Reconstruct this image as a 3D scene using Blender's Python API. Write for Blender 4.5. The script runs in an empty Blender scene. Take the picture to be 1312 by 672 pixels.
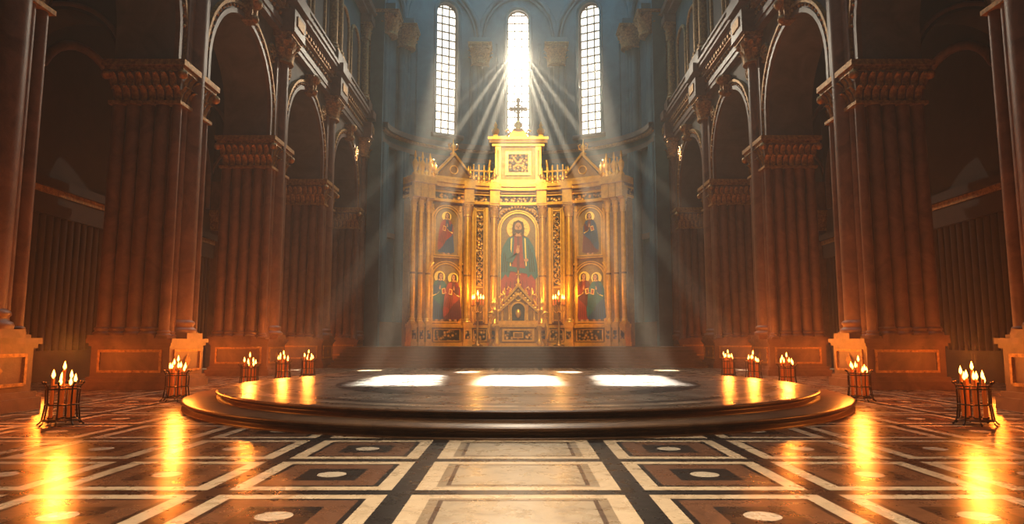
import bpy, math, random
from math import sin, cos, pi, radians, sqrt, asin, atan2
from mathutils import Vector, Matrix
random.seed(7)
scn = bpy.context.scene
scn.view_settings.view_transform = 'Standard'
try: scn.view_settings.look = 'Medium High Contrast'
except Exception: pass
scn.view_settings.exposure = -0.10

# ------------------------------------------------------------------ materials
def newmat(name):
    m = bpy.data.materials.new(name); m.use_nodes = True
    nt = m.node_tree
    return m, nt, nt.nodes['Principled BSDF']
def setin(nt, sock, v):
    if hasattr(v, 'links') or isinstance(v, bpy.types.NodeSocket): nt.links.new(v, sock)
    else: sock.default_value = v
def mth(nt, op, a, b=None, c=None):
    n = nt.nodes.new('ShaderNodeMath'); n.operation = op
    setin(nt, n.inputs[0], a)
    if b is not None: setin(nt, n.inputs[1], b)
    if c is not None: setin(nt, n.inputs[2], c)
    return n.outputs[0]
def mixc(nt, f, a, b, mode='MIX'):
    n = nt.nodes.new('ShaderNodeMix'); n.data_type = 'RGBA'; n.blend_type = mode
    setin(nt, n.inputs[0], f)
    for s, v in ((n.inputs[6], a), (n.inputs[7], b)):
        if isinstance(v, tuple): v = (*v[:3], 1)
        setin(nt, s, v)
    return n.outputs[2]
def coords(nt):
    t = nt.nodes.new('ShaderNodeTexCoord'); return t.outputs['Object']
def noise(nt, scale, detail=5, rough=.6, dist=0, vec=None):
    n = nt.nodes.new('ShaderNodeTexNoise')
    n.inputs['Scale'].default_value = scale; n.inputs['Detail'].default_value = detail
    n.inputs['Roughness'].default_value = rough; n.inputs['Distortion'].default_value = dist
    nt.links.new(vec if vec is not None else coords(nt), n.inputs['Vector'])
    return n.outputs['Fac']
def ramp(nt, fac, stops, interp='LINEAR'):
    r = nt.nodes.new('ShaderNodeValToRGB'); cr = r.color_ramp; cr.interpolation = interp
    while len(cr.elements) < len(stops): cr.elements.new(.5)
    for e, (p, c) in zip(cr.elements, stops):
        e.position = p; e.color = (*c[:3], 1)
    nt.links.new(fac, r.inputs[0]); return r.outputs[0]
def bump(nt, bs, h, strength=.3, dist=.05):
    b = nt.nodes.new('ShaderNodeBump'); b.inputs['Strength'].default_value = strength
    b.inputs['Distance'].default_value = dist
    nt.links.new(h, b.inputs['Height']); nt.links.new(b.outputs[0], bs.inputs['Normal'])

def stone(name, c1, c2, rough=.5, scale=1.2, bs_=.25, metal=0):
    m, nt, b = newmat(name)
    f = noise(nt, scale, 8, .65, .8)
    col = ramp(nt, f, [(.3, c1), (.7, c2)])
    nt.links.new(col, b.inputs['Base Color'])
    b.inputs['Roughness'].default_value = rough; b.inputs['Metallic'].default_value = metal
    bump(nt, b, noise(nt, scale*9, 5), bs_, .03)
    return m
M = {}
M['pier'] = stone('pier_marble', (.085, .042, .028), (.22, .12, .076), .45)
M['wall'] = stone('wall_stone', (.085, .068, .056), (.17, .135, .11), .65, .8)
M['teal'] = stone('teal_plaster', (.018, .07, .095), (.05, .15, .185), .7, .6)
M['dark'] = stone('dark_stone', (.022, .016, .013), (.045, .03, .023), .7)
M['panel'] = stone('aisle_wood', (.026, .013, .007), (.05, .026, .014), .6)
M['step'] = stone('step_stone', (.065, .045, .034), (.16, .11, .08), .4)
def goldmat(name, c1, c2, rough=.35, metal=.7, sc=6, bm=.15):
    m, nt, b = newmat(name)
    f = noise(nt, sc, 6, .7)
    nt.links.new(ramp(nt, f, [(.3, c1), (.7, c2)]), b.inputs['Base Color'])
    b.inputs['Roughness'].default_value = rough; b.inputs['Metallic'].default_value = metal
    bump(nt, b, noise(nt, sc*3, 4), bm, .03)
    return m
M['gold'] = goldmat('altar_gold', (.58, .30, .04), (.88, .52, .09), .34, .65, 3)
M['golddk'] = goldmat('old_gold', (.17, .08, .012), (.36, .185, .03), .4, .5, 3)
M['capgold'] = goldmat('capital_gilt', (.13, .06, .025), (.60, .34, .11), .5, .45, 8, .3)
m, nt, b = newmat('ornament_relief')
v = nt.nodes.new('ShaderNodeTexVoronoi'); v.inputs['Scale'].default_value = 4.5
nt.links.new(coords(nt), v.inputs['Vector'])
nt.links.new(ramp(nt, v.outputs['Distance'], [(.0, (.75, .42, .10)), (.35, (.45, .22, .05)), (.55, (.05, .035, .02))]), b.inputs['Base Color'])
b.inputs['Metallic'].default_value = .5; b.inputs['Roughness'].default_value = .4
bump(nt, b, v.outputs['Distance'], .8, .06)
M['orn'] = m
def flat(name, c, rough=.6, var=.35):
    m, nt, b = newmat(name)
    f = noise(nt, 7, 5, .7)
    d = tuple(x*(1-var) for x in c)
    nt.links.new(ramp(nt, f, [(.3, d), (.7, c)]), b.inputs['Base Color'])
    b.inputs['Roughness'].default_value = rough
    return m
M['p_bg'] = flat('icon_ground', (.26, .15, .035), .5, .5)
M['p_halo'] = flat('icon_halo', (.95, .64, .12), .35, .2)
M['p_red'] = flat('icon_red', (.30, .030, .022))
M['p_plum'] = flat('icon_plum', (.13, .022, .035))
M['p_teal'] = flat('icon_teal', (.015, .12, .15))
M['p_blue'] = flat('icon_blue', (.015, .06, .17))
M['p_skin'] = flat('icon_skin', (.50, .24, .11), .6, .15)
M['p_hair'] = flat('icon_hair', (.06, .025, .015))
M['p_line'] = flat('icon_line', (.02, .012, .01))
M['iron'] = goldmat('aged_iron', (.04, .022, .014), (.11, .06, .03), .4, .8)
m, nt, b = newmat('candle_wax')
b.inputs['Base Color'].default_value = (.30, .07, .012, 1)
b.inputs['Emission Color'].default_value = (1, .17, .01, 1); b.inputs['Emission Strength'].default_value = .2  # faint emission stands in for flame light glowing through the wax
M['wax'] = m
m, nt, b = newmat('candle_flame')
b.inputs['Base Color'].default_value = (1, .6, .2, 1)
b.inputs['Emission Color'].default_value = (1, .48, .09, 1); b.inputs['Emission Strength'].default_value = 8
M['flame'] = m
m, nt, b = newmat('window_glass')
b.inputs['Base Color'].default_value = (.9, .9, .85, 1)
b.inputs['Emission Color'].default_value = (1, .93, .78, 1); b.inputs['Emission Strength'].default_value = 2.4
M['glass'] = m
m, nt, b = newmat('window_glass_sunlit')
b.inputs['Base Color'].default_value = (.9, .9, .85, 1)
b.inputs['Emission Color'].default_value = (1, .92, .75, 1); b.inputs['Emission Strength'].default_value = 10
M['glass2'] = m

# floor
m, nt, b = newmat('inlaid_marble_floor')
co = coords(nt); sp = nt.nodes.new('ShaderNodeSeparateXYZ'); nt.links.new(co, sp.inputs[0])
ax = mth(nt, 'ABSOLUTE', sp.outputs[0])
uc = mth(nt, 'DIVIDE', ax, 1.25)
us = mth(nt, 'MULTIPLY', mth(nt, 'ABSOLUTE', mth(nt, 'SUBTRACT', mth(nt, 'FRACT', mth(nt, 'DIVIDE', mth(nt, 'SUBTRACT', ax, 1.25), 1.98)), .5)), 2)
isc = mth(nt, 'LESS_THAN', ax, 1.25)
u = mth(nt, 'ADD', mth(nt, 'MULTIPLY', uc, isc), mth(nt, 'MULTIPLY', us, mth(nt, 'SUBTRACT', 1, isc)))
w = mth(nt, 'MULTIPLY', mth(nt, 'ABSOLUTE', mth(nt, 'SUBTRACT', mth(nt, 'FRACT', mth(nt, 'DIVIDE', mth(nt, 'ADD', sp.outputs[1], 31.575), 1.95)), .5)), 2)
mm = mth(nt, 'MAXIMUM', u, w)
cream = (.50, .38, .25); black = (.022, .018, .016); brown = (.14, .066, .036); umb = (.08, .047, .03)
side = ramp(nt, mm, [(0, black), (.36, brown), (.64, black), (.70, cream), (.885, black)], 'CONSTANT')
cen = ramp(nt, mm, [(0, (.33, .26, .18)), (.60, umb), (.64, (.25, .185, .12)), (.72, cream), (.885, black)], 'CONSTANT')
ov = mth(nt, 'LESS_THAN', mth(nt, 'ADD', mth(nt, 'POWER', u, 2), mth(nt, 'POWER', w, 2)), .03)
side = mixc(nt, ov, side, (.46, .38, .28))
col = mixc(nt, isc, side, cen)
vein = ramp(nt, noise(nt, 2.2, 12, .78, 1.8, co), [(.32, (.38, .35, .32)), (.47, (.9, .88, .86)), (.6, (1, 1, 1)), (.72, (.7, .64, .58))])
col = mixc(nt, 1.0, col, vein, 'MULTIPLY')
nt.links.new(col, b.inputs['Base Color'])
rn = noise(nt, 2.5, 6, .7, .3, co)
nt.links.new(mth(nt, 'MULTIPLY_ADD', rn, .34, .12), b.inputs['Roughness'])
b.inputs['Specular IOR Level'].default_value = .32
bump(nt, b, noise(nt, 9, 5, .6, 0, co), .10, .02)
M['floor'] = m
# dais top
m, nt, b = newmat('dais_marble')
co = coords(nt); sp = nt.nodes.new('ShaderNodeSeparateXYZ'); nt.links.new(co, sp.inputs[0])
rr = mth(nt, 'SQRT', mth(nt, 'ADD', mth(nt, 'POWER', sp.outputs[0], 2), mth(nt, 'POWER', sp.outputs[1], 2)))
rn_ = mth(nt, 'DIVIDE', rr, 10)
tan_ = (.28, .19, .13); dk = (.04, .03, .028)
col = ramp(nt, rn_, [(0, tan_), (.2, (.15, .10, .07)), (.215, (.36, .26, .18)), (.42, dk), (.51, (.36, .25, .165)), (.66, (.08, .05, .036)), (.70, (.48, .34, .22)), (.735, (.08, .05, .03)), (.76, (.26, .16, .095))], 'CONSTANT')
ang = mth(nt, 'ARCTAN2', sp.outputs[1], sp.outputs[0])
seg = mth(nt, 'LESS_THAN', mth(nt, 'FRACT', mth(nt, 'MULTIPLY', ang, 24/(2*pi))), .5)
col = mixc(nt, mth(nt, 'MULTIPLY', seg, .4), col, (.13, .08, .055))
vein = ramp(nt, noise(nt, 1.4, 12, .76, 1.6, co), [(.3, (.4, .37, .34)), (.55, (1, 1, 1)), (.75, (.75, .7, .65))])
col = mixc(nt, 1.0, col, vein, 'MULTIPLY')
nt.links.new(col, b.inputs['Base Color'])
nt.links.new(mth(nt, 'MULTIPLY_ADD', noise(nt, 2, 5, .6, 0, co), .3, .15), b.inputs['Roughness'])
b.inputs['Specular IOR Level'].default_value = .35
M['dais'] = m
M['daisedge'] = stone('dais_edge_marble', (.09, .045, .022), (.21, .11, .05), .36, 2, .1)

# ------------------------------------------------------------------ mesh builder
class MB:
    def __init__(s): s.v = []; s.f = []; s.mi = []; s.sm = []; s.mats = []; s.M = Matrix.Identity(4)
    def add(s, vs, fs, mat, smooth=False):
        o = len(s.v)
        if mat not in s.mats: s.mats.append(mat)
        k = s.mats.index(mat)
        for p in vs: s.v.append(tuple(s.M @ Vector(p)))
        for f in fs: s.f.append([i+o for i in f]); s.mi.append(k); s.sm.append(smooth)
    def box(s, x0, x1, y0, y1, z0, z1, mat, taper=0):
        t = taper
        vs = [(x0, y0, z0), (x1, y0, z0), (x1, y1, z0), (x0, y1, z0), (x0-t, y0-t, z1), (x1+t, y0-t, z1), (x1+t, y1+t, z1), (x0-t, y1+t, z1)]
        s.add(vs, [(3, 2, 1, 0), (4, 5, 6, 7), (0, 1, 5, 4), (1, 2, 6, 5), (2, 3, 7, 6), (3, 0, 4, 7)], mat)
    def lathe(s, prof, c, mat, n=16, smooth=True, sx=1, sy=1):
        vs = []; fs = []
        for r, z in prof:
            for i in range(n):
                a = 2*pi*i/n; vs.append((c[0]+r*cos(a)*sx, c[1]+r*sin(a)*sy, c[2]+z))
        for j in range(len(prof)-1):
            for i in range(n):
                fs.append((j*n+i, j*n+(i+1) % n, (j+1)*n+(i+1) % n, (j+1)*n+i))
        s.add(vs, fs, mat, smooth)
        s.add(vs[:n], [tuple(reversed(range(n)))], mat); s.add(vs[-n:], [tuple(range(n))], mat)
    def sphere(s, c, r, mat, n=10, sz=1):
        prof = [(max(r*sin(pi*j/8), .0005), -r*cos(pi*j/8)*sz) for j in range(9)]
        s.lathe(prof, c, mat, n)
    def path(s, pts, r, mat, n=8, closed=False, r1=None):
        P = [Vector(p) for p in pts]; N = len(P); vs = []; fs = []
        for i, p in enumerate(P):
            if closed: d = P[(i+1) % N]-P[i-1]
            else: d = P[min(i+1, N-1)]-P[max(i-1, 0)]
            d.normalize()
            up = Vector((0, 0, 1)) if abs(d.z) < .9 else Vector((0, 1, 0))
            if abs(d.z) >= .9 and closed: up = Vector((0, 1, 0))
            a = d.cross(up).normalized(); bb = d.cross(a)
            q = r if r1 is None else r+(r1-r)*i/(N-1)
            for k in range(n):
                t = 2*pi*k/n; vs.append(tuple(p+a*q*cos(t)+bb*q*sin(t)))
        for i in range(N if closed else N-1):
            j = (i+1) % N
            for k in range(n): fs.append((i*n+k, i*n+(k+1) % n, j*n+(k+1) % n, j*n+k))
        s.add(vs, fs, mat, True)
        if not closed:
            s.add(vs[:n], [tuple(range(n))], mat); s.add(vs[-n:], [tuple(range(n))], mat)
    def prism(s, poly, y0, y1, mat):
        n = len(poly)
        vs = [(x, y0, z) for x, z in poly]+[(x, y1, z) for x, z in poly]
        s.add(vs, [tuple(range(n)), tuple(reversed(range(n, 2*n)))]+[(i, i+n, (i+1) % n+n, (i+1) % n) for i in range(n)], mat)
    def poly(s, poly, y, mat): s.add([(x, y, z) for x, z in poly], [tuple(range(len(poly)))], mat)
    def ring2(s, outer, inner, y0, y1, mat):
        n = len(outer); vs = []
        for y in (y0, y1):
            vs += [(x, y, z) for x, z in outer]+[(x, y, z) for x, z in inner]
        fs = []
        for i in range(n):
            j = (i+1) % n
            fs += [(i, j, n+j, n+i), (2*n+i, 3*n+i, 3*n+j, 2*n+j), (i, 2*n+i, 2*n+j, j), (n+i, n+j, 3*n+j, 3*n+i)]
        s.add(vs, fs, mat)
    def leaf(s, base, ang, h, w, curl, mat):
        d = Vector((cos(ang), sin(ang), 0)); t_ = Vector((-sin(ang), cos(ang), 0)); base = Vector(base)
        vs = []; fs = []
        T = [0, .35, .7, .92, 1.0, .93]; O = [0, .06, .28, .65, .95, 1.15]; W = [.8, 1, .95, .75, .5, .15]
        for t, o, ww in zip(T, O, W):
            p = base+d*(o*curl)+Vector((0, 0, h*t))
            vs += [tuple(p-t_*w*.5*ww), tuple(p+d*w*.18), tuple(p+t_*w*.5*ww)]
        for j in range(len(T)-1):
            for k in range(2): fs.append((j*3+k, j*3+k+1, j*3+k+4, j*3+k+3))
        s.add(vs, fs, mat, True)
    def cap(s, cx, cy, z0, z1, r, mat, nl=8):
        H = z1-z0
        s.lathe([(r*1.12, 0), (r*1.18, H*.04), (r*1.12, H*.08), (r*1.0, H*.1), (r*1.05, H*.5), (r*1.35, H*.86)], (cx, cy, z0), mat, 16)
        for row, (zz, hh, cu) in enumerate(((.08, .40, .40), (.30, .46, .5))):
            for i in range(nl):
                a = 2*pi*(i+.5*row)/nl
                s.leaf((cx+cos(a)*r*1.02, cy+sin(a)*r*1.02, z0+H*zz), a, H*hh, 2*pi*r/nl*1.05, r*cu, mat)
        for i in range(4):
            a = pi/4+i*pi/2
            s.sphere((cx+cos(a)*r*1.6, cy+sin(a)*r*1.6, z0+H*.78), r*.26, mat, 8)
            s.leaf((cx+cos(a)*r*1.05, cy+sin(a)*r*1.05, z0+H*.45), a, H*.42, r*.4, r*.6, mat)
        q = r*1.42
        s.box(cx-q, cx+q, cy-q, cy+q, z0+H*.87, z1-H*.05, mat)
        s.box(cx-q*1.07, cx+q*1.07, cy-q*1.07, cy+q*1.07, z1-H*.05, z1, mat)
    def base(s, cx, cy, z0, h, r, mat):
        q = r*1.4
        s.box(cx-q, cx+q, cy-q, cy+q, z0, z0+h*.3, mat)
        s.lathe([(r*1.38, .3*h), (r*1.42, .42*h), (r*1.35, .54*h), (r*1.15, .6*h), (r*1.12, .7*h), (r*1.25, .78*h), (r*1.22, .9*h), (r*1.0, h)], (cx, cy, z0), mat, 20)
    def obj(s, name, loc=(0, 0, 0)):
        me = bpy.data.meshes.new(name); me.from_pydata(s.v, [], s.f)
        for m_ in s.mats: me.materials.append(M[m_])
        me.polygons.foreach_set('material_index', s.mi); me.polygons.foreach_set('use_smooth', s.sm)
        me.update()
        o = bpy.data.objects.new(name, me); o.location = loc
        scn.collection.objects.link(o)
        return o
def dup(o, name, loc, scale=(1, 1, 1)):
    c = bpy.data.objects.new(name, o.data); c.location = loc; c.scale = scale
    scn.collection.objects.link(c); return c

# ------------------------------------------------------------------ floor
g = MB(); g.box(-19.2, 19.2, -6, 58, -.3, 0, 'floor'); g.obj('floor')

PY = [-2.4, 6.3, 15.0, 23.7, 32.4, 41.1, 49.8]
# ------------------------------------------------------------------ pier
p = MB()
p.box(-1.5, 1.4, -1.35, 1.35, 0, .28, 'pier'); p.box(-1.42, 1.32, -1.27, 1.27, .28, .42, 'pier')
p.box(-1.34, 1.24, -1.19, 1.19, .42, 1.42, 'pier'); p.box(-1.40, 1.3, -1.25, 1.25, 1.42, 1.52, 'pier'); p.box(-1.46, 1.36, -1.31, 1.31, 1.52, 1.66, 'pier')
for sgn in (-1, 1):
    y = sgn*1.19
    for (a, b_, c, d) in ((-1.1, 1.0, .55, .63), (-1.1, 1.0, 1.22, 1.30), (-1.1, -1.02, .63, 1.22), (.92, 1.0, .63, 1.22)):
        p.box(a, b_, min(y, y+sgn*.05), max(y, y+sgn*.05), c, d, 'capgold')
for (a, b_, c, d) in ((-.95, .95, .55, .63), (-.95, .95, 1.22, 1.30), (-.95, -.87, .63, 1.22), (.87, .95, .63, 1.22)):
    p.box(-1.39, -1.34, a, b_, c, d, 'capgold')
dm = [(0, .68), (.22, .92), (0, 1.16), (-.22, .92)]
p.add([(-1.38, y, z) for y, z in dm], [(0, 1, 2, 3)], 'capgold')
p.box(-.95, 1.1, -.85, .85, 1.66, 10.2, 'pier')
def shaft(cx, cy, z0, z1, r):
    p.base(cx, cy, z0, r*1.6, r, 'pier')
    p.lathe([(r, r*1.5), (r*1.0, (z1-z0)*.35), (r*.92, z1-z0)], (cx, cy, z0), 'pier', 18)
for sgn in (-1, 1):
    for i in range(4): shaft(-.48+i*.5, sgn*.92, 1.66, 9.8, .245)
    shaft(-1.0, sgn*.98, 1.66, 9.8, .17)
for yy in (-.5, 0, .5): shaft(1.1, yy, 1.66, 9.8, .22)
shaft(-1.02, 0, 1.66, 15.3, .40)
shaft(-1.0, -.56, 1.66, 15.3, .15); shaft(-1.0, .56, 1.66, 15.3, .15)
p.box(-1.22, 1.28, -1.2, 1.2, 9.68, 9.8, 'capgold')
p.box(-1.08, 1.15, -1.05, 1.05, 9.8, 10.85, 'pier', .14)
p.box(-1.3, 1.4, -1.3, 1.3, 10.85, 11.0, 'capgold'); p.box(-1.38, 1.48, -1.38, 1.38, 11.0, 11.2, 'capgold')
for row, (z, h) in enumerate(((9.8, .52), (10.22, .55))):
    for sgn in (-1, 1):
        n = 8
        for i in range(n):
            x = -1.05+(i+.5*row)*2.2/(n-.5)
            p.leaf((x, sgn*(1.06+.06*row), z), sgn*pi/2, h, .25, .24, 'capgold')
            p.sphere((x, sgn*(1.3+.04*row), z+h*.9), .055, 'capgold', 6)
        for i in range(7):
            y = -1.0+(i+.5*row)*2.0/6.5
            p.leaf((-1.09-.06*row, y, z), pi, h, .25, .24, 'capgold')
for sgn in (-1, 1):
    for sx in (-1.28, 1.36): p.sphere((sx, sgn*1.26, 10.7), .17, 'capgold', 8)
p.box(-1.12, -.8, -.78, .78, 11.2, 15.3, 'pier')
p.cap(-1.02, 0, 15.2, 16.6, .52, 'capgold', 10)
p.box(-1.3, -.8, -.9, .9, 16.35, 16.6, 'capgold')
pier = p.obj('arcade_pier', (12.8, PY[1], 0))
k = 0
for i, y in enumerate(PY):
    if i != 1: dup(pier, 'arcade_pier.%03d' % (k+1), (12.8, y, 0)); k += 1
    dup(pier, 'arcade_pier.%03d' % (k+1), (-12.8, y, 0), (-1, 1, 1)); k += 1

# ------------------------------------------------------------------ arcade wall
def arcade(sg):
    g = MB(); g.M = Matrix.Scale(sg, 4, (1, 0, 0))
    X0, X1 = 11.9, 13.95; S = 12.25; R = 3.15; T = 36
    def quadyz(x, pts): g.add([(x, y, z) for y, z in pts], [tuple(range(len(pts)))], 'wall')
    for i in range(len(PY)):
        y = PY[i]
        a = max(y-1.2, -6); b_ = y+1.2 if i < len(PY)-1 else 51.4
        for x in (X0, X1): quadyz(x, [(a, 11.2), (b_, 11.2), (b_, T), (a, T)])
        g.add([(X0, a, 11.2), (X1, a, 11.2), (X1, a, S), (X0, a, S)], [(0, 1, 2, 3)], 'wall')
        g.add([(X0, b_, 11.2), (X1, b_, 11.2), (X1, b_, S), (X0, b_, S)], [(0, 1, 2, 3)], 'wall')
        if i < len(PY)-1:
            c = (PY[i]+PY[i+1])/2; n = 28
            A = [(c-R*cos(pi*t/n), S+R*sin(pi*t/n)) for t in range(n+1)]
            for t in range(n):
                (ya, za), (yb, zb) = A[t], A[t+1]
                for x in (X0, X1): quadyz(x, [(ya, za), (yb, zb), (yb, T), (ya, T)])
                g.add([(X0, ya, za), (X1, ya, za), (X1, yb, zb), (X0, yb, zb)], [(0, 1, 2, 3)], 'wall', True)
            for (r0, r1, dx, mt) in ((3.15, 3.34, .16, 'pier'), (3.34, 3.55, .10, 'pier'), (3.55, 3.68, .20, 'capgold')):
                vs = []; fs = []
                pts = [(-1, 11.2-S)]+[(None, t) for t in range(n+1)]+[(1, 11.2-S)]
                for q in pts:
                    for r in (r0, r1):
                        if q[0] is None: yy = c-r*cos(pi*q[1]/n); zz = S+r*sin(pi*q[1]/n)
                        else: yy = c+q[0]*r; zz = S+q[1]
                        for xx in (X0-dx, X0+.02): vs.append((xx, yy, zz))
                for t in range(len(pts)-1):
                    o = t*4; e = o+4
                    fs += [(o, e, e+2, o+2), (o, o+1, e+1, e), (o+2, e+2, e+3, o+3)]
                g.add(vs, fs, mt)
            for t in range(1, 30):
                a_ = pi*t/30
                g.sphere((X0-.14, c-3.45*cos(a_), S+3.45*sin(a_)), .07, 'capgold', 6)
            zt = S+R
            g.box(X0-.45, X0, c-.28, c+.28, zt-.1, zt+.95, 'capgold', .05)
            g.sphere((X0-.5, c, zt+.75), .28, 'capgold'); g.sphere((X0-.45, c, zt+.05), .2, 'capgold')
            for a_ in (pi-.6, pi, pi+.6): g.leaf((X0-.42, c+.2*sin(a_), zt+.05), a_, .8, .35, .3, 'capgold')
            for sy in (-1, 1):
                yy = c+sy*3.25; zz = 15.35
                pts = [(X0-.05, yy+.42*cos(2*pi*q/16), zz+.42*sin(2*pi*q/16)) for q in range(16)]
                g.path(pts, .07, 'capgold', 6, True)
                for q in range(8):
                    a_ = 2*pi*q/8; g.path([(X0-.03, yy, zz), (X0-.12, yy+.2*cos(a_), zz+.2*sin(a_)), (X0-.03, yy+.34*cos(a_), zz+.34*sin(a_))], .05, 'capgold', 5)
    for (dx, z0, z1, mt) in ((.35, 16.6, 16.85, 'pier'), (.42, 16.85, 17.15, 'pier'), (.30, 17.15, 17.75, 'wall'), (.50, 17.75, 17.9, 'capgold'), (.62, 18.05, 18.2, 'pier'), (.85, 18.2, 18.4, 'pier'), (.95, 18.4, 18.6, 'pier'), (.42, 17.9, 18.05, 'pier')):
        g.box(X0-dx, X0, -6, 50.6, z0, z1, mt)
    y = -5.8
    while y < 50.4:
        g.box(X0-.60, X0-.4, y, y+.2, 17.86, 18.06, 'capgold'); g.sphere((X0-.32, y+.2, 17.45), .12, 'capgold', 6); y += .42
    for y in PY:
        g.box(X0-1.0, X0, y-.85, y+.85, 16.6, 17.75, 'pier'); g.box(X0-1.15, X0, y-.98, y+.98, 18.05, 18.62, 'pier')
        g.box(X0-1.06, X0-.98, y-.5, y+.5, 17.0, 17.5, 'capgold')
    for y in PY:
        for dy in (-.62, .62):
            g.base(X0-.35, y+dy, 19.4, .6, .3, 'capgold')
            g.lathe([(.28, .5), (.28, 2.5), (.25, 5)], (X0-.35, y+dy, 19.4), 'capgold', 14)
            g.cap(X0-.35, y+dy, 24.2, 25.5, .3, 'capgold', 8)
        g.box(X0-.85, X0, y-1.1, y+1.1, 18.6, 19.4, 'pier'); g.box(X0-.15, X0, y-.3, y+.3, 19.4, 25.5, 'teal')
        g.box(X0-.9, X0, y-1.15, y+1.15, 25.5, 26.1, 'pier')
    for i in range(len(PY)-1):
        c = (PY[i]+PY[i+1])/2
        g.box(X0-.04, X0, c-3.2, c+3.2, 18.6, 26.1, 'teal')
        for sy in (-1, 1):
            cc = c+sy*1.5; r = 1.15
            pts = [(X0-.08, cc-r, 19.0)]+[(X0-.08, cc-r*cos(pi*t/16), 23+r*sin(pi*t/16)) for t in range(17)]+[(X0-.08, cc+r, 19.0)]
            g.path(pts, .14, 'capgold', 6)
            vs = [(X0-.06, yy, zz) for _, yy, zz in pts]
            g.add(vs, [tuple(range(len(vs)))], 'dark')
        for q in range(14):
            yy = c-3+q*6/13
            g.lathe([(.09, 0), (.13, .2), (.06, .45), (.09, .62)], (X0-.55, yy, 18.6), 'capgold', 8)
        g.box(X0-.7, X0-.4, c-3.3, c+3.3, 19.2, 19.35, 'pier')
    g.box(X0-.6, X0, -6, 50.6, 26.1, 26.4, 'pier'); g.box(X0-.95, X0, -6, 50.6, 26.4, 26.9, 'pier')
    W = 18.6
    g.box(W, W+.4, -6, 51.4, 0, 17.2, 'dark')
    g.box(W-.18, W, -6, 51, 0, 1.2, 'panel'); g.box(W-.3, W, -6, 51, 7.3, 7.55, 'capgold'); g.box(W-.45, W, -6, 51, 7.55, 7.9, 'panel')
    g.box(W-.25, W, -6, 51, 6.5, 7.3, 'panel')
    y = -6
    while y < 50.5:
        g.lathe([(.13, 0), (.13, 5.3)], (W-.02, y+.2, 1.2), 'panel', 8); y += .42
    for y in PY:
        g.box(W-.5, W, y-.75, y+.75, 0, 1.5, 'pier'); g.box(W-.35, W, y-.5, y+.5, 1.5, 8.2, 'pier')
        for dy in (-.35, 0, .35): g.lathe([(.16, 0), (.15, 6.7)], (W-.4, y+dy, 1.5), 'pier', 10)
        g.box(W-.62, W, y-.62, y+.62, 8.2, 9.1, 'capgold', .12); g.box(W-.8, W, y-.85, y+.85, 9.1, 9.4, 'capgold')
        for row in (0, 1):
            for q in range(5):
                g.leaf((W-.64-.05*row, y-.5+q*.25, 8.2+.35*row), pi, .45, .26, .2, 'capgold')
    for i in range(len(PY)-1):
        c = (PY[i]+PY[i+1])/2
        pts = [(W-.05, c-3, 9.4)]+[(W-.05, c-3*cos(pi*t/20), 11+3*sin(pi*t/20)) for t in range(21)]+[(W-.05, c+3, 9.4)]
        g.path(pts, .2, 'pier', 8)
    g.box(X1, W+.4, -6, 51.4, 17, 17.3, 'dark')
    return g
arcade(1).obj('wall_right'); arcade(-1).obj('wall_left')
def tarch():
    g = MB(); n = 20; c = 16.35; r = 2.2; S = 11.2; hy = .6
    A = [(c-r*cos(pi*t/n), S+r*sin(pi*t/n)) for t in range(n+1)]
    for t in range(n):
        (xa, za), (xb, zb) = A[t], A[t+1]
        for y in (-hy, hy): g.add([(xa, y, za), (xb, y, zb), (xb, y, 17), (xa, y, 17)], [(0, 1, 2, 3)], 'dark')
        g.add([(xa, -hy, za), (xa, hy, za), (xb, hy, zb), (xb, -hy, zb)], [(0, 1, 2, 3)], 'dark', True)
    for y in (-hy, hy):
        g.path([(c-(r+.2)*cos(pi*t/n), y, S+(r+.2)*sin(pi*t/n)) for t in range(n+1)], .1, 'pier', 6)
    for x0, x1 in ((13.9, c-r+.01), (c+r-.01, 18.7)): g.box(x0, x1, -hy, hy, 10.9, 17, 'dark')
    g.box(18.0, 18.6, -.7, .7, 9.4, 11.2, 'pier')
    return g
ta = tarch().obj('aisle_arch', (0, PY[1], 0)); k = 0
for i, y in enumerate(PY):
    if i != 1: k += 1; dup(ta, 'aisle_arch.%03d' % k, (0, y, 0))
    k += 1; dup(ta, 'aisle_arch.%03d' % k, (0, y, 0), (-1, 1, 1))

# ------------------------------------------------------------------ apse (wall_back)
A_, B_, Y0 = 10.6, 7.2, 50.0
def ell(t, off=0):
    t = radians(t); x = A_*sin(t); y = Y0+B_*cos(t)
    nx, ny = sin(t)/A_, cos(t)/B_; l = sqrt(nx*nx+ny*ny)
    return x+nx/l*off, y+ny/l*off
WINS = [(-35.1, 5.7), (0, 5.1), (35.1, 5.7)]; SILL = 18.9; SPR = 29.8; HW = .95
g = MB()
ts = set(range(-90, 91, 3))
for c, h in WINS:
    for q in range(-8, 9): ts.add(round(c+h*q/8, 4))
    for t in list(ts):
        if isinstance(t, int) and abs(t-c) < h: ts.discard(t)
ts = sorted(ts)
def wz(t):
    for c, h in WINS:
        if abs(t-c) <= h+1e-3:
            d = (t-c)/h; return SPR+HW*sqrt(max(0, 1-d*d))
    return None
def inwin(tm):
    return any(abs(tm-c) < h for c, h in WINS)
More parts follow.
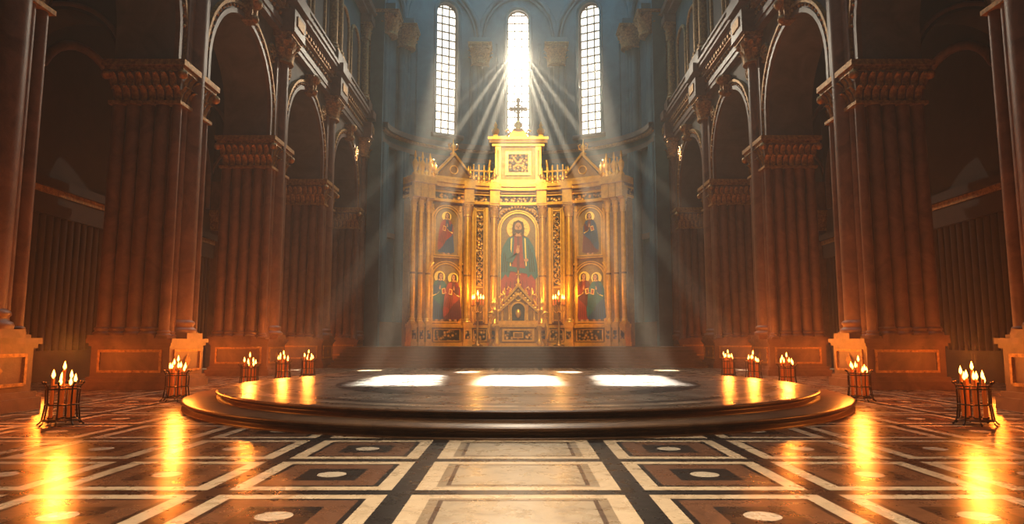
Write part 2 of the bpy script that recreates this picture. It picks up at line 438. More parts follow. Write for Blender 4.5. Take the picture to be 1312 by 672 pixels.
for a, b_ in zip(ts[:-1], ts[1:]):
    (xa, ya), (xb, yb) = ell(a), ell(b_)
    def strip(z0a, z0b, z1a, z1b, mt): g.add([(xa, ya, z0a), (xb, yb, z0b), (xb, yb, z1b), (xa, ya, z1a)], [(0, 1, 2, 3)], mt, False)
    if inwin((a+b_)/2):
        strip(0, 0, SILL, SILL, 'teal'); strip(wz(a), wz(b_), 36, 36, 'teal')
        oa, ob = ell(a, .8), ell(b_, .8)
        g.add([(xa, ya, SILL), (xb, yb, SILL), (*ob, SILL), (*oa, SILL)], [(0, 1, 2, 3)], 'wall')
        g.add([(xa, ya, wz(a)), (xb, yb, wz(b_)), (*ob, wz(b_)), (*oa, wz(a))], [(0, 1, 2, 3)], 'wall')
    else: strip(0, 0, 36, 36, 'teal')
for c, h in WINS:
    for s_ in (-h, h):
        i_, o_ = ell(c+s_), ell(c+s_, .8)
        g.add([(*i_, SILL), (*o_, SILL), (*o_, SPR), (*i_, SPR)], [(0, 1, 2, 3)], 'wall')
    pts = [(*ell(c-h*1.2, -.05), SILL)]+[(*ell(c-h*1.2*cos(pi*t/16), -.05), SPR+1.15*sin(pi*t/16)) for t in range(17)]+[(*ell(c+h*1.2, -.05), SILL)]
    g.path(pts, .13, 'teal', 6)
    a = (*ell(c-h*1.5, -.15), SILL-.15); b2 = (*ell(c+h*1.5, -.15), SILL-.15); g.path([a, b2], .22, 'wall', 6)
def eband(off, z0, z1, mt):
    T = list(range(-90, 91, 3)); vs = []; fs = []
    for t in T:
        i_, o_ = ell(t, -off), ell(t, .1); vs += [(*i_, z0), (*i_, z1), (*o_, z0), (*o_, z1)]
    for i in range(len(T)-1):
        o = i*4; fs += [(o, o+4, o+5, o+1), (o+1, o+5, o+7, o+3), (o, o+2, o+6, o+4)]
    g.add(vs, fs, mt)
eband(.35, 16.6, 17.0, 'wall'); eband(.2, 17.0, 17.5, 'teal'); eband(.5, 17.5, 17.7, 'capgold'); eband(.7, 17.7, 18.1, 'wall')
eband(.25, 1.2, 3, 'wall'); eband(.15, 9.5, 9.9, 'wall')
PT = [-84, -63, -18.5, 18.5, 63, 84]
for t in PT:
    x, y = ell(t, -.25)
    for dt in (-2.6, 0, 2.6):
        xx, yy = ell(t+dt, -.2)
        g.lathe([(.3, 0), (.3, 7.2)], (xx, yy, 18.1), 'teal', 12); g.lathe([(.3, 0), (.3, 13.6)], (xx, yy, 3), 'teal', 12)
    xx, yy = ell(t, -.35)
    g.cap(xx, yy, 25.2, 27.0, .68, 'capgold', 10)
    xx, yy = ell(t, -.1); g.box(xx-.9, xx+.9, yy-.6, yy+.6, 27, 27.7, 'teal')
for a, b_ in zip(PT[:-1], PT[1:]):
    c = (a+b_)/2; h = (b_-a)/2; rise = 4.6 if h > 12 else 2.6
    for rr_, rad in ((1, .22), (.9, .1)):
        g.path([(*ell(c-h*rr_*cos(pi*t/24), -.15), 27.6+rise*rr_*sin(pi*t/24)) for t in range(25)], rad, 'teal', 8)
    for f in (.55, .8):
        for s_ in (-1, 1):
            x, y = ell(c+s_*h*f, -.03)
            g.path([(x, y, 18.3), (x, y, 27.5)], .09, 'teal', 6)
for sg in (-1, 1):
    g.box(min(sg*10.6, sg*19), max(sg*10.6, sg*19), 50.9, 51.4, 0, 36, 'wall')
    g.box(min(sg*10.3, sg*11.3), max(sg*10.3, sg*11.3), 49.8, 51.0, 1.2, 36, 'teal')
g.obj('wall_back')
for k, (c, h) in enumerate(WINS):
    g = MB(); x, y = ell(c, .45); t = radians(c)
    nx, ny = sin(t)/A_, cos(t)/B_; ph = atan2(nx, ny)
    arch = [(-HW, SILL), (HW, SILL)]+[(HW*cos(pi*q/14), SPR+HW*sin(pi*q/14)) for q in range(15)]
    g.poly(arch, .12, 'glass2' if k == 1 else 'glass')
    for xx in (-.32, .32): g.box(xx-.04, xx+.04, -.03, .1, SILL, SPR+.85, 'iron')
    z = SILL+.7
    while z < SPR+.6:
        g.box(-HW, HW, -.03, .1, z-.04, z+.04, 'iron'); z += .72
    inn = [(xx*.93, SILL+.07 if zz == SILL else zz-.06*(zz-SPR)/HW) for xx, zz in arch]
    g.ring2(arch, inn, -.08, .1, 'iron')
    o = g.obj('window_%d' % (k+1), (x, y, 0)); o.rotation_euler[2] = -ph

# ceiling & front wall
g = MB(); g.box(-14, 14, -6, 58, 36, 36.4, 'teal')
for y in PY: g.box(-12, 12, y-.5, y+.5, 35.2, 36, 'wall')
g.obj('ceiling')
g = MB(); g.box(-19, 19, -6.4, -6, 0, 36.4, 'wall'); g.box(-3, 3, -6, -5.9, 0, 6, 'panel'); g.obj('wall_front')

# ------------------------------------------------------------------ steps + chancel
g = MB()
for i in range(7):
    y = 40.2+.42*i; z = 1.2/7
    g.box(-11.15+.06*i, 11.15-.06*i, y, 56.5 if i == 6 else y+1.0, z*i, z*(i+1)-.04, 'step')
    g.box(-11.17+.06*i, 11.17-.06*i, y-.06, 56.5 if i == 6 else y+1.0, z*(i+1)-.04, z*(i+1), 'step')
g.obj('altar_steps')

# ------------------------------------------------------------------ circular dais
g = MB(); n = 128
def lt(prof, mat): g.lathe(prof, (0, 0, 0), mat, n)
lt([(8.75, 0), (8.75, .03), (8.63, .05), (8.63, .11), (8.71, .13), (8.77, .16), (8.77, .19), (8.71, .21), (7.9, .21)], 'daisedge')
lt([(8.0, .20), (8.0, .24), (7.88, .26), (7.88, .31), (7.96, .33), (8.02, .35), (8.02, .375), (7.96, .39)], 'daisedge')
g.lathe([(7.97, .385), (7.96, .392)], (0, 0, 0), 'dais', n, False)
g.obj('circular_dais', (0, 19.95, 0))

# ------------------------------------------------------------------ candle stand
def flame(g, x, y, z, s=1):
    g.lathe([(.003, 0), (.02*s, .02*s), (.028*s, .045*s), (.020*s, .085*s), (.008*s, .12*s), (.001, .145*s)], (x, y, z), 'flame', 8)
def circ(x, y, z, r, n=24): return [(x+r*cos(2*pi*i/n), y+r*sin(2*pi*i/n), z) for i in range(n)]
def stand(seed):
    random.seed(seed); g = MB(); g.M = Matrix.Diagonal((.86, .86, .92, 1))
    for z, r in ((.10, .36), (.80, .33), (.74, .33), (.42, .32)): g.path(circ(0, 0, z, r), .016, 'iron', 6, True)
    g.lathe([(.31, 0), (.33, .015), (.31, .03)], (0, 0, .10), 'iron', 20)
    for i in range(8):
        a = 2*pi*i/8
        g.path([(cos(a)*r, sin(a)*r, z) for r, z in ((.44, .012), (.40, .05), (.36, .12), (.32, .42), (.33, .78), (.38, .86))], .018, 'iron', 6)
        g.sphere((cos(a)*.39, sin(a)*.39, .87), .03, 'iron', 6)
        g.sphere((cos(a)*.44, sin(a)*.44, .02), .02, 'iron', 6)
    pos = [(0, 0)]+[(.22*cos(2*pi*i/7+.2), .22*sin(2*pi*i/7+.2)) for i in range(7)]
    for j, (x, y) in enumerate(pos):
        h = 1.12 if j == 0 else random.uniform(.80, 1.04)
        g.lathe([(.034, 0), (.034, .05), (.030, h-.14), (.034, h-.12), (.024, h-.115)], (x, y, .12), 'wax', 10)
        g.lathe([(.05, 0), (.06, .02), (.05, .03)], (x, y, .13), 'iron', 10)
        g.lathe([(.004, 0), (.004, .03)], (x, y, h), 'iron', 5)
        flame(g, x, y, h+.01, 1.25)
    return g
CANDLE = (1, .27, .035)
SP = [(8.75, 13.25), (9.12, 18.4), (9.08, 23.2), (9.35, 27.3), (9.3, 30.4)]
k = 0
meshes = [stand(3), stand(11)]; base = [None, None]
for i, (x, y) in enumerate(SP):
    for j, sg in enumerate((-1, 1)):
        nm_ = 'candle_stand' if k == 0 else 'candle_stand.%03d' % k
        q = (i+j) % 2
        if base[q] is None: base[q] = meshes[q].obj(nm_, (sg*x, y, 0)); o = base[q]
        else: o = dup(base[q], nm_, (sg*x, y, 0))
        o.rotation_euler[2] = random.uniform(0, .7)
        k += 1
        l = bpy.data.lights.new('candle_light', 'POINT'); l.energy = 260; l.color = CANDLE; l.shadow_soft_size = .12
        lo = bpy.data.objects.new('candle_light', l); lo.location = (sg*x, y, 1.42); scn.collection.objects.link(lo)

# ------------------------------------------------------------------ altarpiece
RA = 11.35; CY = 38.65
g = MB()
def fr(phi, off=0):
    a = radians(phi); r = RA-off
    return Matrix.Translation((r*sin(a), CY+r*cos(a), 0)) @ Matrix.Rotation(-a, 4, 'Z')
def band(off0, off1, p0, p1, z0, z1, mat):
    n = max(2, int(abs(p1-p0)/2)); vs = []; fs = []
    for i in range(n+1):
        a = radians(p0+(p1-p0)*i/n)
        for r in (RA-off0, RA-off1):
            for z in (z0, z1): vs.append((r*sin(a), CY+r*cos(a), z))
    for i in range(n):
        o = i*4; fs += [(o, o+4, o+5, o+1), (o+1, o+5, o+7, o+3), (o+2, o+3, o+7, o+6), (o, o+2, o+6, o+4)]
    fs += [(0, 1, 3, 2), (n*4, n*4+2, n*4+3, n*4+1)]
    g.M = Matrix.Identity(4); g.add(vs, fs, mat)
E = 43
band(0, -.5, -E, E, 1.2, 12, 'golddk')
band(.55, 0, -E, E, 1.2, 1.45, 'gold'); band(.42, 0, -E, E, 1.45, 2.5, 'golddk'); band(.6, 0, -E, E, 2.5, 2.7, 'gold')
for o_, z0, z1, mt in ((.35, 11.6, 11.8, 'gold'), (.25, 11.8, 12.25, 'orn'), (.45, 12.25, 12.4, 'gold'), (.6, 12.4, 12.6, 'golddk'), (.85, 12.6, 12.85, 'gold'), (1.0, 12.85, 13.1, 'gold')):
    band(o_, -.5, -E-.6, E+.6, z0, z1, mt)
COLS = [9.4, 19.8, 35.7, 38.9, 42.1]
for s_ in (-1, 1):
    for c in COLS:
        g.M = fr(s_*c, .45); r = .26 if c < 20 else .17
        w_ = .36 if c < 20 else .27
        g.box(-w_, w_, -.35, .4, 1.2, 1.5, 'gold'); g.box(-w_+.05, w_-.05, -.3, .4, 1.5, 2.5, 'gold'); g.box(-w_, w_, -.36, .4, 2.5, 2.75, 'gold')
        g.box(-w_*.5, w_*.5, -.33, -.3, 1.7, 2.3, 'orn')
        g.base(0, 0, 2.75, .4, r, 'gold')
        g.lathe([(r, .35), (r*1.02, 3), (r*.88, 7.9)], (0, 0, 2.75), 'gold', 14)
        g.lathe([(r*1.1, 0), (r*1.18, .06), (r*1.1, .12)], (0, 0, 6.2), 'golddk', 14)
        g.cap(0, 0, 10.6, 11.6, r, 'gold', 8)
        g.box(-w_, w_, -.45, .4, 11.6, 12.6, 'gold'); g.box(-w_-.06, w_+.06, -.6, .5, 12.6, 13.12, 'gold')
        hh = 1.6 if c > 30 else 1.1
        g.lathe([(.2, 0), (.24, .1*hh), (.1, .2*hh), (.2, .45*hh), (.22, .6*hh), (.06, .8*hh), (.1, .9*hh), (.02, 1.15*hh)], (0, -.1, 13.1), 'gold', 10)
        g.M = Matrix.Identity(4)
    band(.25, 0, s_*42.6, s_*E, 2.7, 11.6, 'golddk')
    g.M = Matrix.Identity(4)

def archpts(w, z0, z1, n=20):
    r = w/2; s = z1-r
    return [(-r, z0), (r, z0)]+[(r*cos(pi*q/n), s+r*sin(pi*q/n)) for q in range(n+1)]
def archframe(w, z0, z1, t, y0, y1, mat):
    inn = archpts(w, z0, z1); out = archpts(w+2*t, z0-t, z1+t); g.ring2(out, inn, y0, y1, mat)
def el(cx, cz, rx, rz, n=18, rot=0):
    P = []
    for i in range(n):
        a = 2*pi*i/n; x = rx*cos(a); z = rz*sin(a); P.append((cx+x*cos(rot)-z*sin(rot), cz+x*sin(rot)+z*cos(rot)))
    return P
def figure(cx, zb, h, robe, mantle, y, flip=1, turn=0, beard=True, big=False):
    L = [0]
    def P(pts, mat):
        L[0] += 1; g.poly([(cx+flip*x*h, zb+z*h) for x, z in pts], y-.006*L[0], mat)
    P(el(0, .885, .125, .125, 28), 'golddk'); P(el(0, .885, .116, .116, 28), 'p_halo')
    if big:
        for i in range(12):
            a = 2*pi*i/12; P([(.06*cos(a-.05), .885+.06*sin(a-.05)), (.11*cos(a), .885+.11*sin(a)), (.06*cos(a+.05), .885+.06*sin(a+.05))], 'golddk')
    P([(-.10, .79), (-.06, .815), (.06, .815), (.10, .79), (.15, .70), (.17, .5), (.19, .25), (.21, .05), (.15, .02), (.09, .04), (.03, .015), (-.04, .035), (-.10, .015), (-.16, .04), (-.20, .06), (-.18, .3), (-.16, .52), (-.14, .7)], robe)
    P([(-.045, .03), (-.02, .0), (-.06, -.015), (-.09, .0), (-.08, .03)], 'p_skin'); P([(.045, .03), (.02, 0), (.06, -.015), (.09, 0), (.08, .03)], 'p_skin')
    if big:
        for q in (-1, 1):
            P([(q*.04, .81), (q*.10, .79), (q*.155, .70), (q*.185, .55), (q*.20, .40), (q*.17, .36), (q*.13, .42), (q*.10, .38), (q*.075, .46), (q*.05, .60)], mantle)
            P([(q*.06, .79), (q*.075, .78), (q*.085, .5), (q*.075, .5)], 'p_halo')
            for i in range(3): P([(q*(.10+.02*i), .72-.04*i), (q*(.106+.02*i), .72-.04*i), (q*(.125+.022*i), .44), (q*(.115+.022*i), .44)], 'p_line')
        P([(-.10, .50), (.10, .47), (.11, .42), (-.09, .45)], mantle)
        P([(-.012, .8), (.012, .8), (.016, .05), (-.016, .05)], 'p_plum')
    else:
        P([(.02, .80), (.10, .79), (.155, .70), (.19, .5), (.22, .22), (.21, .08), (.14, .12), (.08, .2), (.0, .33), (-.13, .44), (-.15, .52), (-.05, .56), (.03, .66)], mantle)
        P([(-.10, .79), (-.04, .80), (-.07, .68), (-.10, .56), (-.17, .46), (-.19, .22), (-.17, .5), (-.165, .66)], mantle)
        for i in range(6):
            x0 = .0+i*.03; P([(x0, .62-.03*i), (x0+.006, .62-.03*i), (x0+.05, .2+.02*i), (x0+.04, .2+.02*i)], 'p_line')
        P([(-.15, .51), (-.05, .55), (.0, .6), (-.05, .535), (-.14, .49)], 'p_halo')
    for i in range(7):
        x0 = -.15+i*.05; P([(x0*.8, .34+.01*i), (x0*.8+.006, .34), (x0+.01, .06), (x0, .06)], 'p_line')
    P([(-.135, .70), (-.09, .72), (-.06, .60), (-.01, .62), (.0, .655), (-.06, .53), (-.12, .55)], mantle if big else robe)
    P(el(-.005, .655, .018, .028), 'p_skin')
    for i in range(3): P([(-.015+i*.009, .675), (-.008+i*.009, .675), (-.006+i*.010, .71), (-.012+i*.010, .71)], 'p_skin')
    if not big:
        P([(.045, .53), (.115, .55), (.10, .66), (.03, .64)], 'p_halo'); P([(.055, .545), (.105, .56), (.093, .645), (.042, .63)], 'p_red')
    P(el(.08 if big else .11, .56, .022, .017), 'p_skin')
    P([(-.025, .80), (.025, .80), (.022, .86), (-.022, .86)], 'p_skin')
    P([(-.055, .80), (-.062, .88), (-.05, .945), (0, .97), (.05, .945), (.062, .88), (.055, .80), (.03, .84), (-.03, .84)], 'p_hair')
    tx = turn*.01
    P(el(tx, .892, .036, .052), 'p_skin')
    if beard: P([(-.034+tx, .875), (-.02+tx, .868), (0+tx, .872), (.02+tx, .868), (.034+tx, .875), (.022+tx, .84), (0+tx, .825), (-.022+tx, .84)], 'p_hair')
    for sx in (-1, 1):
        P(el(sx*.015+tx, .90, .007, .0035, 8), 'p_line'); P([(sx*.007+tx, .909), (sx*.024+tx, .911), (sx*.024+tx, .914), (sx*.007+tx, .913)], 'p_line')
    P([(-.003+tx, .903), (.003+tx, .903), (.006+tx, .880), (-.006+tx, .880)], 'p_hair')
    P([(-.010+tx, .868), (.010+tx, .868), (0+tx, .863)], 'p_red')
def icon(phi, w, z0, z1, figs, off=.12):
    g.M = fr(phi, off)
    g.poly(archpts(w, z0, z1), 0, 'p_bg')
    archframe(w, z0, z1, .10, -.12, .15, 'gold'); archframe(w+.2, z0-.1, z1+.1, .07, -.07, .15, 'golddk'); archframe(w+.34, z0-.17, z1+.17, .07, -.14, .15, 'gold')
    for fg in figs: figure(*fg)
    g.M = Matrix.Identity(4)
for s_, cA, cB in ((-1, ('p_blue', 'p_teal'), ('p_plum', 'p_red')), (1, ('p_red', 'p_plum'), ('p_blue', 'p_teal'))):
    icon(s_*27.6, 2.1, 2.95, 7.05, [(-.48, 3.0, 3.55, cA[0], cA[1], -.01, 1, 1, False), (.5, 3.0, 3.45, cB[0], cB[1], -.14, -1, 1, False)])
    icon(s_*27.6, 1.75, 7.75, 11.15, [(0, 7.8, 3.1, 'p_blue' if s_ < 0 else 'p_plum', 'p_red' if s_ < 0 else 'p_blue', -.01, s_, 1, False)])
    g.M = fr(s_*27.6, .12)
    for q in (-1, 1):
        for (bx, bz) in ((1.05, 10.8), (1.25, 6.9)):
            g.path([(q*bx, -.05, bz-.3), (q*(bx-.1), -.08, bz), (q*(bx-.3), -.05, bz+.25)], .06, 'gold', 6)
            g.sphere((q*bx, -.05, bz+.2), .1, 'gold', 6)
    g.M = fr(s_*14.7, .12)
    g.box(-.36, .36, -.05, .1, 2.9, 11.3, 'golddk'); g.box(-.25, .25, -.08, 0, 5.6, 11.0, 'orn')
    for x in (-.32, .32): g.box(x-.05, x+.05, -.12, .1, 2.9, 11.3, 'gold')
    for z in (3.0, 5.4, 11.1): g.box(-.36, .36, -.12, .1, z, z+.1, 'gold')
    z = 5.9
    while z < 10.9:
        g.path([(.16*cos(2*pi*q/12), -.1, z+.16*sin(2*pi*q/12)) for q in range(12)], .025, 'gold', 5, True); z += .42
    for c in (12.0, 17.2, 22.0, 33.2):
        g.M = fr(s_*c, .1); g.box(-.1, .1, -.06, .1, 2.8, 11.4, 'gold')
    for c, w in ((27.6, 1.9), (14.7, .9)):
        g.M = fr(s_*c, .42); g.box(-w/2, w/2, -.04, 0, 1.6, 2.35, 'orn')
        g.ring2([(-w/2-.06, 1.54), (w/2+.06, 1.54), (w/2+.06, 2.41), (-w/2-.06, 2.41)], [(-w/2, 1.6), (w/2, 1.6), (w/2, 2.35), (-w/2, 2.35)], -.08, 0, 'gold')
    g.M = fr(s_*26.5, .9)
    hw = 1.45
    g.box(-hw, hw, -.15, .6, 13.1, 13.3, 'gold')
    g.prism([(-hw+.15, 13.3), (hw-.15, 13.3), (0, 14.85)], -.02, .5, 'golddk')
    for q in (-1, 1):
        g.prism([(q*hw, 13.3), (q*(hw+.05), 13.45), (0, 15.15), (0, 14.9)], -.18, .55, 'gold')
        g.lathe([(.18, 0), (.22, .1), (.08, .2), (.16, .4), (.04, .6), (.02, .9)], (q*(hw-.1), .1, 13.4), 'gold', 8)
    g.path([(.3*cos(2*pi*q/16), -.06, 13.85+.3*sin(2*pi*q/16)) for q in range(16)], .05, 'gold', 6, True)
    g.lathe([(.2, 0), (.25, .1), (.08, .25), (.22, .5), (.22, .65), (.05, .85), (.02, 1.2)], (0, .15, 15.0), 'gold', 10)
    for q in (-1, 1): g.path([(0, .1, 15.3), (q*.3, .1, 15.45), (q*.38, .1, 15.75), (q*.2, .1, 15.8)], .05, 'gold', 6)
    for c in (11.5, 13.6, 15.7, 17.8, 34.5, 37.3, 40.5):
        g.M = fr(s_*c, .6)
        g.lathe([(.22, 0), (.26, .08), (.1, .16), (.2, .35), (.06, .5)], (0, 0, 13.1), 'gold', 8)
        g.box(-.05, .05, -.05, .05, 13.5, 14.4, 'gold'); g.box(-.22, .22, -.05, .05, 13.98, 14.1, 'gold')
        for (x, z) in ((-.24, 14.04), (.24, 14.04), (0, 14.44)): g.sphere((x, 0, z), .08, 'gold', 6)
        for q in (-1, 1): g.path([(0, 0, 13.2), (q*.28, 0, 13.3), (q*.34, 0, 13.55), (q*.24, 0, 13.7), (q*.16, 0, 13.55)], .05, 'gold', 6)
    g.M = Matrix.Identity(4)
for s_ in (-1, 1):
    g.M = fr(0, .4)
    g.path([(s_*2.1, 0, 15.0), (s_*2.2, 0, 14.2), (s_*2.4, 0, 13.6), (s_*2.7, 0, 13.35), (s_*2.9, 0, 13.5), (s_*2.85, 0, 13.8), (s_*2.65, 0, 13.75)], .11, 'gold', 8)
icon(0, 2.55, 2.9, 11.0, [(0, 3.4, 7.3, 'p_red', 'p_teal', -.01, 1, 0, True, True)])
g.M = fr(0, .12)
for q in range(25):
    a = pi*q/24; g.sphere((1.75*cos(a), -.1, 9.72+1.75*sin(a)), .11, 'gold', 6)
for q in range(17):
    a = pi*q/16; g.path([(1.5*cos(a), -.1, 9.72+1.5*sin(a)), (1.66*cos(a), -.12, 9.72+1.66*sin(a))], .05, 'golddk', 5)
for s_ in (-1, 1):
    g.prism([(s_*1.95, 11.55), (s_*1.95, 10.2), (s_*1.75, 10.9), (s_*1.1, 11.5)], -.08, .05, 'orn')
g.M = fr(0, .5)
g.box(-2.05, 2.05, -.35, 1.2, 13.1, 13.4, 'gold'); g.box(-1.7, 1.7, -.1, 1.1, 13.4, 16.0, 'golddk')
g.box(-1.95, 1.95, -.3, 1.2, 16.0, 16.2, 'gold'); g.box(-2.15, 2.15, -.45, 1.3, 16.2, 16.45, 'golddk'); g.box(-2.25, 2.25, -.55, 1.3, 16.45, 16.65, 'gold')
g.ring2([(-.95, 13.8), (.95, 13.8), (.95, 15.6), (-.95, 15.6)], [(-.75, 14.0), (.75, 14.0), (.75, 15.4), (-.75, 15.4)], -.22, 0, 'gold')
g.box(-.75, .75, -.14, 0, 14.0, 15.4, 'orn')
for i in range(4):
    a = 2*pi*i/4+pi/4; g.prism([(0, 14.7), (.18*cos(a-.5), 14.7+.18*sin(a-.5)), (.6*cos(a), 14.7+.6*sin(a)), (.18*cos(a+.5), 14.7+.18*sin(a+.5))], -.2, -.1, 'golddk')
for s_ in (-1, 1):
    g.box(s_*1.5-.2, s_*1.5+.2, -.22, 0, 13.4, 16.0, 'gold'); g.box(s_*1.5-.08, s_*1.5+.08, -.26, 0, 13.7, 15.7, 'golddk')
    g.box(s_*1.7-.16, s_*1.7+.16, -.2, .2, 16.65, 16.9, 'gold')
    g.lathe([(.16, 0), (.28, .2), (.3, .4), (.1, .62), (.16, .75), (.03, 1.05)], (s_*1.7, 0, 16.9), 'gold', 10)
    g.path([(s_*1.3, 0, 16.75), (s_*.9, 0, 16.8), (s_*.6, 0, 17.1), (s_*.75, 0, 17.35), (s_*.95, 0, 17.2)], .09, 'gold', 6)
g.prism([(-.75, 16.65), (.75, 16.65), (.5, 17.2), (-.5, 17.2)], -.2, .3, 'gold')
g.lathe([(.4, 0), (.45, .12), (.2, .25), (.32, .55), (.12, .8)], (0, 0, 17.2), 'gold', 12)
g.box(-.12, .12, -.08, .08, 17.9, 19.6, 'golddk'); g.box(-.55, .55, -.08, .08, 18.82, 19.06, 'golddk')
for x, z in ((-.55, 18.94), (.55, 18.94), (0, 19.65)): g.sphere((x, 0, z), .18, 'golddk', 8)
g.path([(.32*cos(2*pi*q/16), 0, 18.94+.32*sin(2*pi*q/16)) for q in range(16)], .06, 'golddk', 5, True)
g.M = Matrix.Identity(4)
g.obj('golden_altarpiece')

# ------------------------------------------------------------------ tabernacle
g = MB()
g.box(-1.75, 1.75, -.7, .7, 0, .22, 'gold'); g.box(-1.6, 1.6, -.6, .6, .22, 1.3, 'golddk'); g.box(-1.8, 1.8, -.75, .75, 1.3, 1.5, 'gold')
g.ring2([(-1.1, .32), (1.1, .32), (1.1, 1.2), (-1.1, 1.2)], [(-.95, .45), (.95, .45), (.95, 1.07), (-.95, 1.07)], -.68, -.58, 'gold')
g.box(-.92, .92, -.64, -.58, .47, 1.05, 'orn'); g.box(-.35, .35, -.68, -.6, .55, .97, 'gold'); g.box(-.25, .25, -.7, -.6, .62, .9, 'golddk')
for s_ in (-1, 1):
    g.lathe([(.2, 0), (.24, .15), (.15, .3), (.14, .95), (.2, 1.1), (.24, 1.3)], (s_*1.45, -.6, .1), 'gold', 12)
    g.lathe([(.22, 0), (.26, .1), (.14, .2), (.14, .85), (.22, .95), (.24, 1.05), (.1, 1.15), (.22, 1.4), (.2, 1.55), (.05, 1.75), (.02, 1.95)], (s_*1.62, -.1, 1.5), 'gold', 12)
    g.path([(s_*1.95, -.2, .5), (s_*2.05, -.2, 1.1), (s_*1.9, -.2, 1.7), (s_*1.6, -.2, 2.1), (s_*1.8, -.2, 2.4), (s_*2.05, -.2, 2.25), (s_*1.95, -.2, 2.05)], .12, 'gold', 8)
    g.path([(s_*1.3, -.2, 2.75), (s_*1.05, -.2, 3.1), (s_*.95, -.2, 3.5), (s_*1.2, -.2, 3.6), (s_*1.25, -.2, 3.35)], .1, 'gold', 8)
    g.path([(s_*.62, -.2, 3.6), (s_*.5, -.2, 3.95), (s_*.7, -.2, 4.1), (s_*.75, -.2, 3.9)], .07, 'gold', 8)
    g.lathe([(.12, 0), (.17, .1), (.06, .2), (.13, .4), (.02, .7)], (s_*.95, -.1, 3.35), 'gold', 8)
g.box(-1.35, 1.35, -.4, .4, 1.5, 1.75, 'gold')
g.prism([(-1.3, 1.75), (1.3, 1.75), (1.3, 2.3), (1.05, 2.5), (1.0, 2.9), (.6, 3.3), (.35, 3.75), (0, 4.2), (-.35, 3.75), (-.6, 3.3), (-1.0, 2.9), (-1.05, 2.5), (-1.3, 2.3)], -.25, .3, 'golddk')
for s_ in (-1, 1):
    for pts in ([(1.4, 2.25), (1.45, 2.4), (0, 3.75), (0, 3.5)], [(.95, 3.0), (1.0, 3.15), (0, 4.35), (0, 4.1)]):
        g.prism([(s_*x, z) for x, z in pts], -.38, .3, 'gold')
    g.lathe([(.1, 0), (.12, .06), (.09, .12), (.09, 1.0), (.13, 1.1)], (s_*.62, -.34, 1.75), 'gold', 10)
    g.lathe([(.1, 0), (.12, .06), (.09, .12), (.09, .6), (.13, .7)], (s_*1.1, -.34, 1.75), 'gold', 10)
ap = [(.45*cos(pi*q/14), 2.5+.45*sin(pi*q/14)) for q in range(15)]
g.ring2([(.5, 1.75)]+[(.58*cos(pi*q/14), 2.5+.58*sin(pi*q/14)) for q in range(15)]+[(-.5, 1.75)], [(.42, 1.75)]+ap+[(-.42, 1.75)], -.36, -.2, 'gold')
g.poly([(.42, 1.76)]+ap+[(-.42, 1.76)], -.26, 'p_line'); g.sphere((0, -.3, 2.25), .2, 'gold', 10, 1.6)
g.path([(.22*cos(2*pi*q/14), -.36, 3.35+.22*sin(2*pi*q/14)) for q in range(14)], .05, 'gold', 6, True)
for i in range(9):
    t = i/8
    for s_ in (-1, 1): g.sphere((s_*1.35*(1-t), -.3, 2.45+1.35*t), .11, 'gold', 7)
g.lathe([(.16, 0), (.22, .1), (.07, .2), (.15, .4), (.04, .55)], (0, 0, 4.2), 'gold', 10)
g.box(-.04, .04, -.04, .04, 4.7, 5.25, 'gold'); g.box(-.17, .17, -.04, .04, 4.95, 5.03, 'gold')
g.obj('gilded_tabernacle', (0, 47.2, 1.2))

# ------------------------------------------------------------------ candelabra
g = MB()
g.lathe([(.38, 0), (.4, .08), (.2, .16), (.12, .4), (.07, .6), (.1, 1.2), (.06, 1.3), (.06, 2.3), (.12, 2.4), (.06, 2.5), (.05, 2.9), (.14, 3.0), (.16, 3.1)], (0, 0, 0), 'golddk', 14)
for i in range(5):
    a = 2*pi*i/5+.3; c_, s_ = cos(a), sin(a)
    g.path([(0, 0, 2.45), (.2*c_, .2*s_, 2.35), (.38*c_, .38*s_, 2.5), (.4*c_, .4*s_, 2.8)], .035, 'gold', 6)
    g.lathe([(.05, 0), (.12, .05), (.12, .08)], (.4*c_, .4*s_, 2.8), 'gold', 10)
    g.lathe([(.05, 0), (.045, .4)], (.4*c_, .4*s_, 2.88), 'wax', 8); flame(g, .4*c_, .4*s_, 3.28, 2.4)
g.lathe([(.05, 0), (.045, .45)], (0, 0, 3.1), 'wax', 8); flame(g, 0, 0, 3.55, 2.6)
cd = g.obj('candelabrum', (-2.85, 47.8, 1.2)); dup(cd, 'candelabrum.001', (2.85, 47.8, 1.2))

# ------------------------------------------------------------------ lights
def aim(o, tgt):
    d = Vector(tgt)-o.location; o.rotation_euler = d.to_track_quat('-Z', 'Y').to_euler()
def light(name, kind, loc, tgt, energy, color, **kw):
    l = bpy.data.lights.new(name, kind); l.energy = energy; l.color = color
    for k_, v_ in kw.items(): setattr(l, k_, v_)
    o = bpy.data.objects.new(name, l); o.location = loc; scn.collection.objects.link(o); aim(o, tgt); return o
for sx in (-2.85, 2.85): light('candelabrum_light', 'POINT', (sx, 47.2, 5.2), (0, 0, 0), 220, (1, .47, .1), shadow_soft_size=.1)
for sg in (-1, 1):
    for y in PY[2:]: light('aisle_fill', 'POINT', (sg*14.2, y-3.2, 1.1), (0, 0, 0), 125, (1, .23, .025), shadow_soft_size=.15)  # added warm fill points by the piers, no visible lamp there
SUN = (1, .88, .68)
for xw, xt in ((-5.9, -3.6), (0, 0), (5.9, 3.6)):
    light('window_sunbeam', 'AREA', (xw, 54.6 if xw else 56.4, 24.5 if xw else 27), (xt, 21.3, .39), 110 if xw else 200, SUN, shape='RECTANGLE', size=2.2, size_y=3.2, spread=radians(1.2))
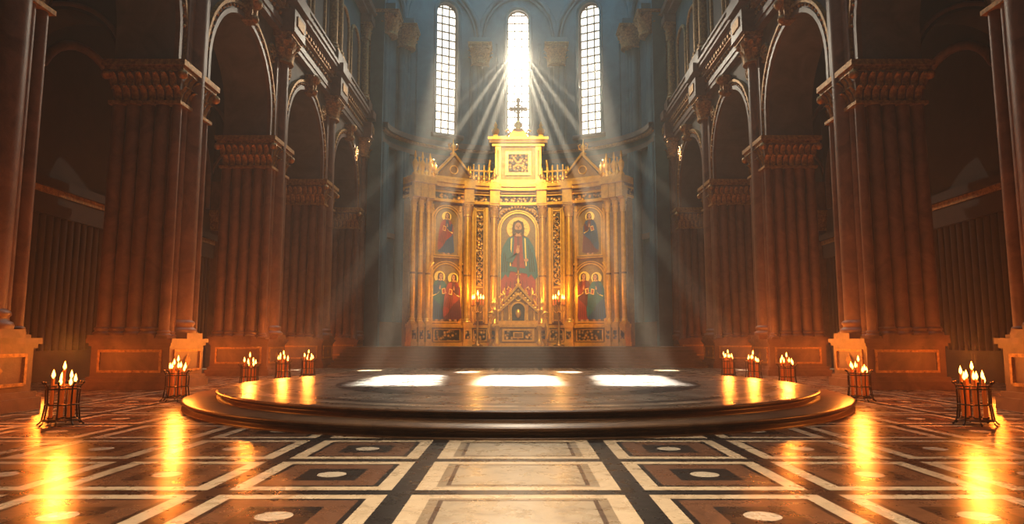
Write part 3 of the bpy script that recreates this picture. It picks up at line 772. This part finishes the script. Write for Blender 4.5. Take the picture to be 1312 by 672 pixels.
for tx, ty, tz, an, e in ((12, 48, 15, 3.4, .30), (11.6, 45, 10, 2.4, .7), (10.3, 41, 5.0, 2.8, 1.3), (8.0, 37, 0, 2.2, 2.0), (4.9, 32, 0, 2.2, 1.6), (2.0, 26, 0, 1.5, 1.0)):
    for sg in (-1, 1):
        light('window_sunray', 'SPOT', (0, 56.0, 27), (sg*tx, ty, tz), 620000*e, SUN, spot_size=radians(an), spot_blend=.45, shadow_soft_size=.08)
light('window_glow', 'SPOT', (0, 55.8, 26), (0, 30, 0), 12000, SUN, spot_size=radians(110), spot_blend=1, shadow_soft_size=.08)
light('vault_cool_fill', 'AREA', (0, 30, 34.8), (0, 30, 0), 1700, (.50, .82, 1), shape='RECTANGLE', size=14, size_y=44, spread=radians(85))  # added cool fill for the upper storey; the ceiling has no opening
light('apse_cool_fill', 'AREA', (0, 50, 34.5), (0, 55, 18), 900, (.38, .78, 1), shape='RECTANGLE', size=14, size_y=4)  # added cool fill that tints the apse wall, no real source
light('front_floor_fill', 'AREA', (0, 5, 33), (0, 6.5, 0), 560, (1, .82, .60), shape='RECTANGLE', size=5, size_y=5, spread=radians(26))  # added warm fill, narrow spread, brightens only the front floor
light('altar_key', 'SPOT', (0, 22, 26), (0, 49, 8), 52000, (1, .74, .36), spot_size=radians(34), spot_blend=.7, shadow_soft_size=1.0)

# world + haze
w = bpy.data.worlds.new('World'); scn.world = w; w.use_nodes = True
nt = w.node_tree; nt.nodes['Background'].inputs[0].default_value = (.05, .05, .05, 1); nt.nodes['Background'].inputs[1].default_value = .3
vs = nt.nodes.new('ShaderNodeVolumeScatter'); vs.inputs['Color'].default_value = (1, .94, .84, 1)
vs.inputs['Density'].default_value = .0038; vs.inputs['Anisotropy'].default_value = .45
nt.links.new(vs.outputs[0], nt.nodes['World Output'].inputs['Volume'])

# camera
cam = bpy.data.cameras.new('camera'); co_ = bpy.data.objects.new('camera', cam); scn.collection.objects.link(co_)
co_.location = (0, 0, 1.6); co_.rotation_euler = (radians(96.6), 0, 0)
cam.sensor_width = 36; cam.lens = 36*870/1312; cam.shift_x = -.0061; cam.clip_end = 300
scn.camera = co_
